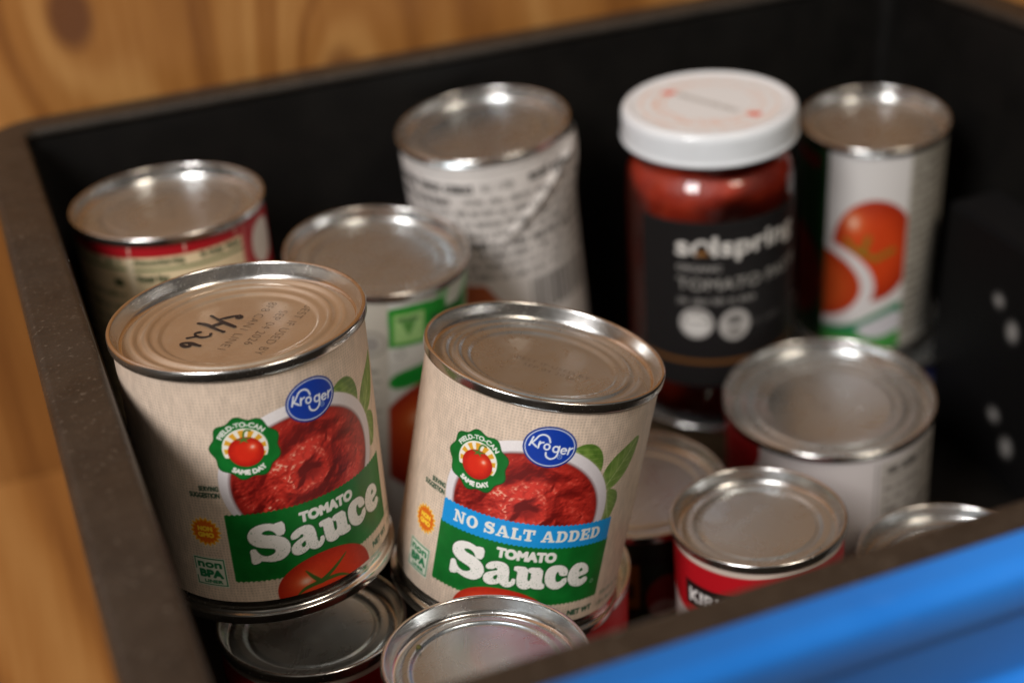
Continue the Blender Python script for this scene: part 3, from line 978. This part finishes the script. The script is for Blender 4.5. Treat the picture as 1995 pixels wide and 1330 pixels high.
can, lo, zc = make_can('tomato_sauce_can', 'dusty tomato sauce can with marker scrawl on its lid, plain green banner', (-0.0718, 0.3264, -0.1903), (-0.018, 0.094, 0.995), 0.034, 0.076, 'beaded', M_DUSTY, group='tomato sauce cans with burlap labels', seg=192)
wrap_label(sauce_label(False), 0.034 - 0.0011, 0.076, can, 21.3)
ribbon(lo, 'marker_scrawl', [([(-1.2, 8.2), (-.4, 7.6), (-.9, 6.4), (-2.0, 7.0), (-1.6, 8.3), (-3, 7.9), (-5.4, 7.0), (-6.7, 6.4), (-9.0, 9.1)], 1.10), ([(-6.7, 6.4), (-5.1, 4.6), (-1.5, 1.3)], 1.22), ([(-11.7, 4.9), (-9.3, 3.8), (-6.6, .8), (-4.1, -1.3)], 1.32),
                             ([(-7.8, 2.5), (-5.2, 4.4)], 1.41), ([(-7.3, -2.0), (-7.2, -3.3), (-8.6, -4.0), (-10.2, -3.6), (-11.5, -2.4), (-11.6, -.9), (-10.3, -.6)], 1.01), ([(-10.8, -3.0), (-13.2, -3.7)], 1.10),
                             ([(-9.1, -8.8), (-10.5, -7.9), (-11.8, -6.7), (-14.0, -6.4), (-14.3, -7.3), (-12.9, -8.9), (-11.6, -8.7), (-11.9, -7.4)], 1.22)], zc + 0.0001, M_MARKER)
lid_text(lo, zc + 0.0001, ['BEST IF USED BY', 'SEP 04 2026', '8F8 CAN1 LINE1'], 11.0, -1.8, math.radians(-111), 2.7, M_INK, gap=2.0)

can, lo, zc = make_can('tomato_sauce_can', 'leaning tomato sauce can with a sky-blue no salt added banner', (0.0092, 0.3375, -0.2137), (0.204, 0.146, 0.966), 0.034, 0.076, 'beaded', M_LID, group='tomato sauce cans with burlap labels', seg=192)
wrap_label(sauce_label(True), 0.034 - 0.0011, 0.076, can, 0.2)
lid_text(lo, zc + 0.0001, ['BEST IF USED BY', 'SEP 04 2026'], 2.5, -2, math.radians(-25), 2.0, M_FAINT, gap=1.7)

# ------------------------------------------------------------------ the other cans
def can_label(can, art, R, h, rot=0.0, disp=None, material=None):
    return wrap_label(art, R - 0.0011, h, can, rot, material, disp)

# red can with a nutrition panel, at the back left
R, h = 0.034, 0.082
can, lo, zc = make_can('red_label_can', 'red can with cream nutrition panel in the back corner by the rim', (-0.1183, 0.4576, -0.2195), (-0.009, 0.056, 0.998), R, h, 'plain', M_LID)
A = Art(-103, 103, -76, -3.5, .4, 'a8141e')
A.rect(-7.3, -80, 32.6, -7.4, 'e3cda6')
A.rect(-60, -80, -9.2, -7.6, 'd9c49e')
A.rect(-9.3, -80, -7.2, -7.4, 'e6d6b6')
for u in (-7.9, 11.0, 30):
    A.rect(u - .25, -6.4, u + .25, -3.4, 'e6d5c0')
A.text('Amount/serving', -6.8, -9.9, 2.0, '1f3a1c', 'l', bold=.18, width=17)
A.text('% Daily Value', 31.4, -9.9, 2.0, '1f3a1c', 'r', bold=.15, width=15.5)
A.rect(-7.0, -12.3, 32, -11.4, '2c5a28')
A.text('Total Fat', -6.8, -16.2, 2.2, '1f3a1c', 'l', bold=.22)
A.text('0%', -15.5, -18, 2.2, '1f3a1c', 'l', bold=.2)
A.rect(-40, -12.0, -9.8, -11.3, '2c5a28')
A.scribble(-40, -10, -10, 2, '1f3a1c', .8, 3)
for k in range(9):
    A.rect(-7.0, -18.4 - 5 * k, 32, -18.2 - 5 * k, '55603f')
    A.scribble(-6.8, 24, -22.0 - 5 * k, 2.0, '1f3a1c', .8, k + 10)
    A.scribble(-38, -12, -22.5 - 5 * k, 2.0, '1f3a1c', .8, k + 40)
A.poly(smooth_closed([(37, -18), (38, -9), (44, -6), (52, -8), (54, -20), (44, -24)], 2), 'd8d0c8')
A.rect(33.3, -80, 34.0, -3.4, 'd98a80')
can_label(can, A, R, h)
lid_text(lo, zc + 0.0001, ['8 0 2 4 B', 'L 1 1 7'], 0, -1, math.radians(-75), 2.6, M_FAINT, gap=1.5)

# can with the green label
R, h = 0.033, 0.118
can, lo, zc = make_can('green_label_can', 'grey-lidded can with white and green tomato label between the two sauce cans', (-0.0462, 0.4508, -0.2398), (0.08, -0.012, 0.996), R, h, 'plain', M_GREY)
A = Art(-100, 100, -112, -3.5, .45, 'c4c0b6')
A.rect(-100, -120, 5.5, -3, 'b9b4a8')
A.rect(5.5, -120, 100, -3, 'c9c9c2')
A.poly(smooth_closed([(-1, -8.4), (6, -6.2), (20, -5.4), (26, -7.5), (24, -14), (14, -22.2), (5.6, -21.8), (5.6, -10)], 2), '0f8a1c')
A.poly([(5.6, -9), (20, -6), (45, -6), (45, -22), (5.6, -22)], '178a26')
A.poly([(22, -3.5), (60, -3.5), (60, -13), (30, -10)], '8fc191')
A.poly([(30, -3.5), (44, -3.5), (36, -12), (28, -11)], 'd5d9cf')
A.rect(7.0, -20.6, 18.6, -8.6, '8dbb6c')
A.rect(7.8, -19.8, 17.8, -9.4, '9bc67d')
A.poly([(10, -12), (15.4, -12), (12.7, -18)], '4f8a3e')
A.text('NATURAL', 12.7, -11.6, 1.3, '2c5a2a', bold=.1, width=8)
A.scribble(22, 44, -14.5, 3.2, '1c4a22', .9, 4, bold=.3)
A.scribble(22, 44, -19.5, 2.2, 'c8d8b8', .9, 5)
A.rect(5.5, -28, 60, -21.9, 'cfcfc8')
A.ell(9.5, -24.8, 1.8, 1.8, '8a8a84')
A.ell(9.5, -24.8, 1.3, 1.3, 'cfcfc8')
A.poly(smooth_closed([(5.5, -33), (20, -30), (60, -24), (60, -36), (20, -38), (5.5, -40)], 2), '13832a')
A.ell(26, -62, 26, 25, tomato_fn(26, -62, 26, 25, '6e1208', 'b8401a', 'd8702e'))
A.rect(-100, -120, 5.4, -3.5, 'b9b4a8')
A.ell(-.5, -20, 5.2, 5.2, '8b877e')
A.ell(-.5, -20, 4.4, 4.4, 'b3aea3')
A.ell(-.5, -20, 2.6, 2.9, '94908a')
for k in range(14):
    A.scribble(-30, 3, -32 - 4.2 * k, 1.9, '5d594f', .7, 60 + k)
can_label(can, A, R, h)
lid_text(lo, zc + 0.0001, ['2 0 2 6'], 0, -5, math.radians(8), 2.2, M_FAINT)

# white can with a crumpled, lifting paper label
R, h = 0.034, 0.110
can, lo, zc = make_can('white_label_can', 'tall can in crumpled white text label lifting at its edge, against the back wall', (-0.0072, 0.5154, -0.2216), (-0.075, -0.014, 0.997), R, h, 'ringed', M_GREY)
A = Art(-104, 104, -105, -3.2, .4, 'd6d0cb')
A.a *= (1 + (fbm(A.U * .12, A.V * .12, 4) - .5) * .10)[..., None]
A.stroke([(-60, -6.2), (60, -6.2)], .35, '77726c')
A.scribble(-45, -4, -13.6, 3.6, '201d1b', .95, 2, bold=.30)
A.scribble(-2, 12, -13.4, 3.4, '5a5652', .7, 8)
A.scribble(17, 40, -12.8, 3.4, '201d1b', .9, 12, bold=.28)
for k in range(8):
    y = -19 - 4.6 * k
    b = .30 if k in (0, 4) else .15
    A.scribble(-44, -14 if k in (0,) else 44, y, 2.7, '2a2725', .95, 20 + k, bold=b)
    if k == 0:
        A.scribble(-10, 42, y, 2.9, '3a3633', .75, 30)
A.poly([(-60, -54), (-6, -54), (2, -66), (2, -110), (-60, -110)], 'a8572f')
x = 12.0
rb = random.Random(3)
while x < 40:
    w_ = rb.choice((.45, .45, .9, 1.3))
    A.rect(x, -70, x + w_, -54, '24211f')
    x += w_ + rb.choice((.45, .9, .9))
def crumple(U, V):
    b = 3.6 * np.exp(-((U - 42) / 9.5) ** 2) * np.exp(-((V + 10) / 15) ** 2)
    t = (U - 10) * .62 + (V + 30) * -.78
    crease = 1.5 * np.exp(-(t / 1.6) ** 2) * sstep(-4, 14, U) * sstep(44, 30, U) * sstep(-48, -30, V)
    crease2 = -.5 * np.exp(-((t - 4.5) / 2.2) ** 2) * sstep(0, 14, U) * sstep(44, 30, U) * sstep(-44, -30, V)
    w_ = (fbm(U * .07, V * .07, 9) - .45) * .45 * sstep(-20, 35, U)
    return np.maximum(b + crease + crease2 + w_, -.05) + .1
can_label(can, A, R, h, 0, crumple, M_PRINT_MATTE)

# tall can with the tomato picture
R, h = 0.030, 0.100
can, lo, zc = make_can('tomato_picture_can', 'narrow tall can with ripe tomato and bowl on white label beside the jar', (0.1519, 0.5387, -0.2385), (-0.04, -0.045, 0.998), R, h, 'ringed', M_LID)
A = Art(-91, 91, -95, -3.3, .45, 'd9d5d2')
A.ell(-4.8, -46.5, 17, 24, tomato_fn(-4.8, -46.5, 17, 24, '8a1c06', 'cc4012', 'e8743c', (-.5, .55)))
for p in ([(-12, -46), (-4, -50), (3, -46)], [(-12, -46), (-16, -42)], [(-9, -47), (-7, -40)]):
    A.stroke(p, 2.4, '7c7a24', .8)
A.ell(-29, -64, 25.5, 20.5, 'dcd6d4')
A.ell(-30, -64.5, 21, 17, 'b53a10')
A.ell(-31, -65, 17, 13, 'c24a18', soft=4)
A.poly(smooth_closed([(-30, -86), (-14, -84), (-2, -76), (10, -70), (10, -80), (-2, -86), (-20, -92)], 2), '1d7a50')
A.poly([(-30, -88), (10, -86), (10, -100), (-30, -100)], '3f8f3c')
A.poly(smooth_closed([(-12, -85), (0, -78), (9, -75), (9, -86), (-4, -90)], 2), 'c9c6ca')
A.rect(-91, -100, -25.0, -3, '16401e')
A.ell(-44, -66, 18, 22, '7a1e0c')
A.rect(-60, -14, -30, -8, '6a1a14')
A.rect(8.6, -100, 45, -3, 'aaa498')
A.rect(45, -100, 91, -3, 'd0cac2')
for k in range(20):
    A.scribble(10, 43, -9 - 4.1 * k, 2.3, '5d574d', .85, 80 + k, bold=.24)
can_label(can, A, R, h)

# flat blue can under it
R, h = 0.040, 0.0335
can, lo, zc = make_can('flat_blue_can', 'flat dark blue can standing underneath the narrow tomato picture can', (0.1560, 0.5425, -0.3385), (0, 0, 1), R, h, 'plain', M_LID)
A = Art(-121, 121, -29, -3.4, .8, '2b2f66')
for k in range(4):
    A.ell(-40 + 30 * k, -16, 9, 7, '8f93b8')
A.scribble(-50, 60, -26, 3, 'b9bbd0', .8, 3)
can_label(can, A, R, h)

# white and red wide can
R, h = 0.038, 0.0745
can, lo, zc = make_can('wide_white_can', 'wide can with white label edged in red, in front of the jar', (0.1136, 0.4285, -0.2971), (-0.045, 0.0, 0.999), R, h, 'beaded', M_LID)
A = Art(-115, 115, -69, -3.5, .5, 'cfc8c6')
A.poly([(-115, 0), (-33, 0), (-33.5, -9), (-37, -17), (-41, -26), (-43, -40), (-43, -80), (-115, -80)], '9c0f14')
A.stroke([(9.2, -6.5), (9.2, -66)], .5, '6f6a66')
A.stroke([(11.0, -6.5), (11.0, -66)], .35, '8b8580')
A.rect(11.2, -70, 52, -6.3, 'b3aca4')
A.scribble(14, 40, -11.5, 3.0, '2d2a28', .95, 3, bold=.3)
A.stroke([(12, -14), (50, -14)], .5, '4c4844')
for k in range(9):
    A.scribble(13, 48, -19 - 5 * k, 2.4, '4c4844', .85, 90 + k, bold=.2)
    A.stroke([(12, -20.6 - 5 * k), (50, -20.6 - 5 * k)], .25, '6c6862')
A.stroke([(12, -32), (50, -32)], 1.0, '4c4844')
can_label(can, A, R, h)
lid_text(lo, zc + 0.0001, ['1 B'], -3, -2, math.radians(-30), 2.6, M_INK)

# paste cans: red label with a black name plate
def paste_art():
    A = Art(-81.5, 81.5, -86, -3.4, .3, 'd5c3b4')
    A.rect(-81.5, -90, 81.5, -5.6, 'b8101c')
    for o in (0, 84):
        A.poly([(-29.9 + o, -13.2), (8 + o, -13.2), (8 + o, -22.4), (-29.9 + o, -22.4)], '16110f')
        A.text('KIRKLAND', -27.9 + o, -20.4, 5.0, 'e4dfdb', 'l', bold=.34, width=33.5)
    A.poly(smooth_closed([(-52, -22), (-40, -22.5), (-30, -27), (0, -30), (10, -40), (10, -60), (-52, -60)], 2), 'cfc6c0')
    A.ell(-10, -46, 14, 12, tomato_fn(-10, -46, 14, 12))
    return A
PA = paste_art()
R, h = 0.027, 0.0895
can, lo, zc = make_can('tomato_paste_can', 'small red paste can with black name plate beside the bin front', (0.0723, 0.3432, -0.2811), (-0.045, 0.085, 0.995), R, h, 'pressed', M_LID, group='small red paste cans')
can_label(can, PA, R, h)
can, lo, zc = make_can('tomato_paste_can', 'small red can under the tilted bottom of the marker-scrawled sauce can', (-0.0612, 0.3081, -0.2812), (0.035, 0.12, 0.992), R, h, 'pressed', M_LID, group='small red paste cans')
can_label(can, PA, R, h, 66)

# grey-lidded can in the foreground
R, h = 0.0260, 0.1195
can, lo, zc = make_can('grey_lid_can', 'bare grey-lidded can standing in front of the blue-bannered sauce can', (-0.0102, 0.2570, -0.2503), (0.03, 0.12, 0.99), R, h, 'ringed', M_GREY)
A = Art(-92, 92, -100, -3.4, .8, 'a9a39b')
A.rect(-92, -60, 92, -20, '8d2a22')
can_label(can, A, R, h)
lid_text(lo, zc + 0.0001, ['B F'], -6, -9, math.radians(10), 2.2, M_INK)
# a shred of herb stuck on its countersink
V, F = lathe([(0, 0), (.0007, .0002), (.0006, .0007), (0, .0010)], 8)
sp = mesh_obj('herb_speck', V, F, plain('dried_herb', (0.10, 0.09, 0.02), .8), lo)
sp.location = (-0.0170, 0.0085, h - 0.0036)

# can half hidden by the front rim, on the right
R, h = 0.0300, 0.0620
can, lo, zc = make_can('half_hidden_can', 'silver-lidded can half hidden behind the front rim and blue panel', (0.1375, 0.3500, -0.3085), (-0.04, 0.07, 0.996), R, h, 'plain', M_GREY)
A = Art(-77, 77, -59, -3.4, .8, 'b0aaa2')
A.rect(-77, -50, 77, -14, '355a3a')
can_label(can, A, R, h)

# low can glimpsed between the leaning sauce can and the wide one
R, h = 0.031, 0.0725
can, lo, zc = make_can('dark_label_can', 'low can with dark green, yellow and red label behind the leaning sauce can', (0.0393, 0.3851, -0.2984), (-0.01, 0.03, 0.999), R, h, 'plain', M_LID)
A = Art(-93, 93, -67, -3.4, .6, '10281a')
A.rect(-14, -30, -2, -12, '8a6418')
A.rect(-12, -26, -4, -20, '2b2a14')
A.ell(8, -26, 8, 9, '8c1412')
A.ell(6, -31, 5, 4, 'b9aca4')
A.rect(-93, -12, 93, -9, '0a170f')
can_label(can, A, R, h)

# cans that carry the upper layer: only slivers of them show
for nm, lab, c, R, h, colr in (
        ('red_support_can', 'red can mostly hidden underneath the leaning blue-bannered sauce can', (0.0040, 0.3390, -0.2935), 0.029, 0.078, 'b0141a'),
        ('low_support_can', 'can hidden underneath the red nutrition-panel can in the back corner', (-0.1180, 0.4530, -0.3020), 0.034, 0.0695, '6a1a18'),
        ('low_support_can', 'can hidden underneath the crumpled white label can', (-0.0010, 0.5110, -0.3305), 0.034, 0.0410, '7a2a1a'),
        ('low_support_can', 'can hidden underneath the tomato paste jar', (0.0815, 0.4990, -0.3345), 0.036, 0.0370, '4a3a28')):
    can, lo, zc = make_can(nm, lab, c, (0, 0, 1), R, h, 'plain', M_LID, seg=64)
    A = Art(-R * 3120, R * 3120, -h * 1000 + 4.5, -3.4, 2.0, colr)
    can_label(can, A, R, h)

# ------------------------------------------------------------------ jar of tomato paste
J = frame_at('paste_jar', (0.0780, 0.4995, -0.2112), (-0.028, 0.012, 1.0), 0.1235)
tag(J, 'glass jar of red tomato paste with white lid and black label', 'jar')
mm = .001
H_ = 123.5
gp = [(0, 2), (24, 2), (26, .6), (28, 0), (30.5, .8), (32, 3), (32.4, 6), (32.4, 60), (32.4, 90), (32.1, 95.5), (31.2, 99.3), (29.4, 102.2), (28.3, 103.5), (28.0, 105.5), (28.0, 119)]
gp = rounded([(r * mm, z * mm) for r, z in gp], 2 * mm, 4)
V, F = lathe(gp, 128)
m, nt, b = mat('jar_glass')
nt.nodes.remove(b)
tr, gl, fz = N(nt, 'ShaderNodeBsdfTransparent'), N(nt, 'ShaderNodeBsdfGlossy'), N(nt, 'ShaderNodeFresnel')
tr.inputs[0].default_value = (.96, .96, .95, 1)
gl.inputs['Roughness'].default_value = 0.03
fz.inputs[0].default_value = 1.5
tc = N(nt, 'ShaderNodeTexCoord')
bn = N(nt, 'ShaderNodeBump')
bn.inputs['Strength'].default_value = .05
bn.inputs['Distance'].default_value = .001
nt.links.new(noise(nt, tc.outputs['Object'], 60, 2), bn.inputs['Height'])
nt.links.new(bn.outputs[0], gl.inputs['Normal'])
mx = N(nt, 'ShaderNodeMixShader')
nt.links.new(fz.outputs[0], mx.inputs[0])
nt.links.new(tr.outputs[0], mx.inputs[1])
nt.links.new(gl.outputs[0], mx.inputs[2])
nt.links.new(mx.outputs[0], nt.nodes['Material Output'].inputs[0])
mesh_obj('glass', V, F, m, J)
sp = [(max(0, r - .45 * mm), z) for r, z in gp if z < 109.5 * mm]
sp[0] = (0, 2.6 * mm)
sp = [(r, max(z, 2.6 * mm)) for r, z in sp]
sp += [(27 * mm, 111 * mm), (0, 111 * mm)]
V, F = lathe(sp, 96)
m, nt, b = mat('tomato_paste')
tc = N(nt, 'ShaderNodeTexCoord')
n1 = noise(nt, tc.outputs['Object'], 95, 6, .7)
nt.links.new(ramp(nt, n1, [(.3, (.22, .012, .004)), (.7, (.42, .036, .009))]), b.inputs['Base Color'])
b.inputs['Roughness'].default_value = .45
b.inputs['Subsurface Weight'].default_value = .15
b.inputs['Subsurface Radius'].default_value = (.004, .001, .0005)
bump(nt, n1, .4, .002, b)
mesh_obj('tomato_paste', V, F, m, J)
# wrap label
A = Art(-33, 43, -106, -34.5, .4, '1c1a1a')
A.text('solspring', -17, -48.0, 8.0, 'd2cec8', 'l', bold=.38, width=51)
A.ell(-7.4, -45.2, 3.0, 3.4, '1c1a1a')
A.stroke([(-7.4 + 2.9 * math.cos(math.radians(a)), -45.6 + 3.4 * math.sin(math.radians(a))) for a in range(0, 181, 15)], 1.5, 'd2cec8')
A.poly(arcpts(-7.4, -48.0, 2.4, 2.0, 0, 180), '8a5c2a')
A.text('ORGANIC', -17, -54.6, 2.6, '8d8a86', 'l', bold=.14, width=17)
A.text('TOMATO PASTE', -17, -62.6, 5.0, '8f8c87', 'l', bold=.10, width=56)
A.scribble(-17, 15, -68.5, 2.6, '8d8a86', .8, 7, bold=.26)
A.ell(-9.6, -77.2, 6.6, 6.6, 'b5b1ad')
A.ell(-9.6, -77.2, 5.6, 5.6, '8f8b87')
A.poly(arcpts(-9.6, -77.2, 5.2, 5.2, 180, 360), 'c9c6c2')
A.text('USDA', -9.6, -76.0, 2.0, 'e0ddd8', bold=.2, width=7.5)
A.ell(5.2, -78.4, 6.2, 6.8, 'a7a39f')
A.ell(5.2, -76.2, 3.2, 2.2, '6a6764')
A.ell(5.2, -81.6, 3.0, 1.6, '77736f')
A.scribble(12, 30, -80, 3, '5a5755', .8, 3)
A.rect(-33, -95.4, 70, -93.6, '6b4520')
A.rect(-33, -34.9, 70, -34.5, '3a3532')
wrap_label(A, 0.03256, 0.1235, J, 0, M_PRINT_BLACK)
# lid: rolled skirt, rounded shoulder, shallow panel, printed top
lp = [(29.5, 111.2), (32.6, 110.7), (33.4, 111.3), (33.5, 112.2), (33.0, 113.2), (33.0, 120.6), (32.4, 122.6), (30.6, 123.5), (29.3, 123.3), (28.8, 122.8), (0, 122.8)]
V, F = lathe(rounded([(r * mm, z * mm) for r, z in lp], .8 * mm, 4), 128)
M_LIDW = plain('white_lacquer', (0.74, 0.77, 0.80), 0.26, coat=.3, nscale=90, nstr=.02, spread=.03)
jl = mesh_obj('lid', V, F, M_LIDW, J)
A = Art(-29, 29, -29, 29, .3, 'dedfe0')
for r0, r1, op in ((26.5, 24.6, .30), (21.0, 19.0, .42), (17.6, 16.4, .45)):
    d = np.hypot(A.U, A.V)
    a = np.arctan2(A.V, A.U)
    txt = sstep(.35, .6, vnoise(a * 26, d * 0 + r0, int(r0))) * .8 + .2
    w_ = (d < r0) * (d > r1) * op * txt * (sstep(-.9, .2, np.sin(a * 1 + 4.1)) * .6 + .4)
    A.a = A.a * (1 - w_[..., None]) + hexc('e08a63') * w_[..., None]
for hx, hy in ((-13.6, 12.5), (14.5, -14)):
    A.ell(hx - .8, hy + .5, 1.7, 1.7, 'dc5a3c')
    A.ell(hx + 1.2, hy + .2, 1.7, 1.7, 'dc5a3c')
    A.poly([(hx - 2.4, hy - .1), (hx + 2.8, hy - .3), (hx, hy - 3)], 'dc5a3c')
rb = random.Random(11)
for k in range(30):
    t = (k + .5) / 30
    x, y = -10.5 + 20 * t, 10.5 - 20.5 * t
    A.stroke([(x - 1.1, y - 1.1), (x + rb.uniform(.2, 1.2), y + rb.uniform(.2, 1.2))], .55, '8d8983', .8)
nr, na = 46, 160
rr = np.linspace(.2, 27.8, nr)
aa = np.linspace(0, 2 * math.pi, na)
RR, AA = np.meshgrid(rr, aa, indexing='ij')
X, Y = RR * np.cos(AA), RR * np.sin(AA)
co = np.stack([X * mm, Y * mm, np.full(X.shape, 122.87 * mm)], -1)
o = grid_mesh('lid_print', co.reshape(-1, 3), na, nr, M_PRINT, jl)
ii = np.clip(((X - A.u0) / A.step).round().astype(int), 0, A.nu - 1)
jj = np.clip(((Y - A.v0) / A.step).round().astype(int), 0, A.nv - 1)
art_attr(o.data, A.a[jj, ii])
for p in o.data.polygons:
    p.flip()

# ------------------------------------------------------------------ slim black carton against the right wall
K = bin_frame('black_carton', 0.356, -0.150, 0.0005)
tag(K, 'slim black carton with pale round marks against the right wall', 'carton')
V, F = box(-0.016, 0.008, -0.045, 0.045, 0, 0.105)
bm = bmesh.new()
vs = [bm.verts.new(v) for v in V]
for f in F:
    bm.faces.new([vs[i] for i in f])
bmesh.ops.bevel(bm, geom=bm.edges[:], offset=.0012, segments=2, affect='EDGES')
bmesh.ops.recalc_face_normals(bm, faces=bm.faces[:])
me = bpy.data.meshes.new('box')
bm.to_mesh(me)
bm.free()
me.materials.append(plain('black_card', (.006, .006, .0065), .6, spec=.15))
link(bpy.data.objects.new('box', me), K)
A = Art(-43, 43, 2, 103, .8, '0c0b0b')
for y, z, a, b_ in ((8, 78, 3.6, 3.8), (-2, 69, 4.2, 6.0), (1, 28, 4, 4), (-9, 18, 4.4, 6)):
    A.ell(y, z, a * .8, b_ * .75, '8d8a86', soft=3.5)
co = np.stack([np.full(A.U.shape, -0.01612), A.U * mm, A.V * mm], -1)
o = grid_mesh('printed_face', co.reshape(-1, 3), A.nu, A.nv, M_PRINT_BLACK, K)
art_attr(o.data, A.a)
for p in o.data.polygons:
    p.flip()
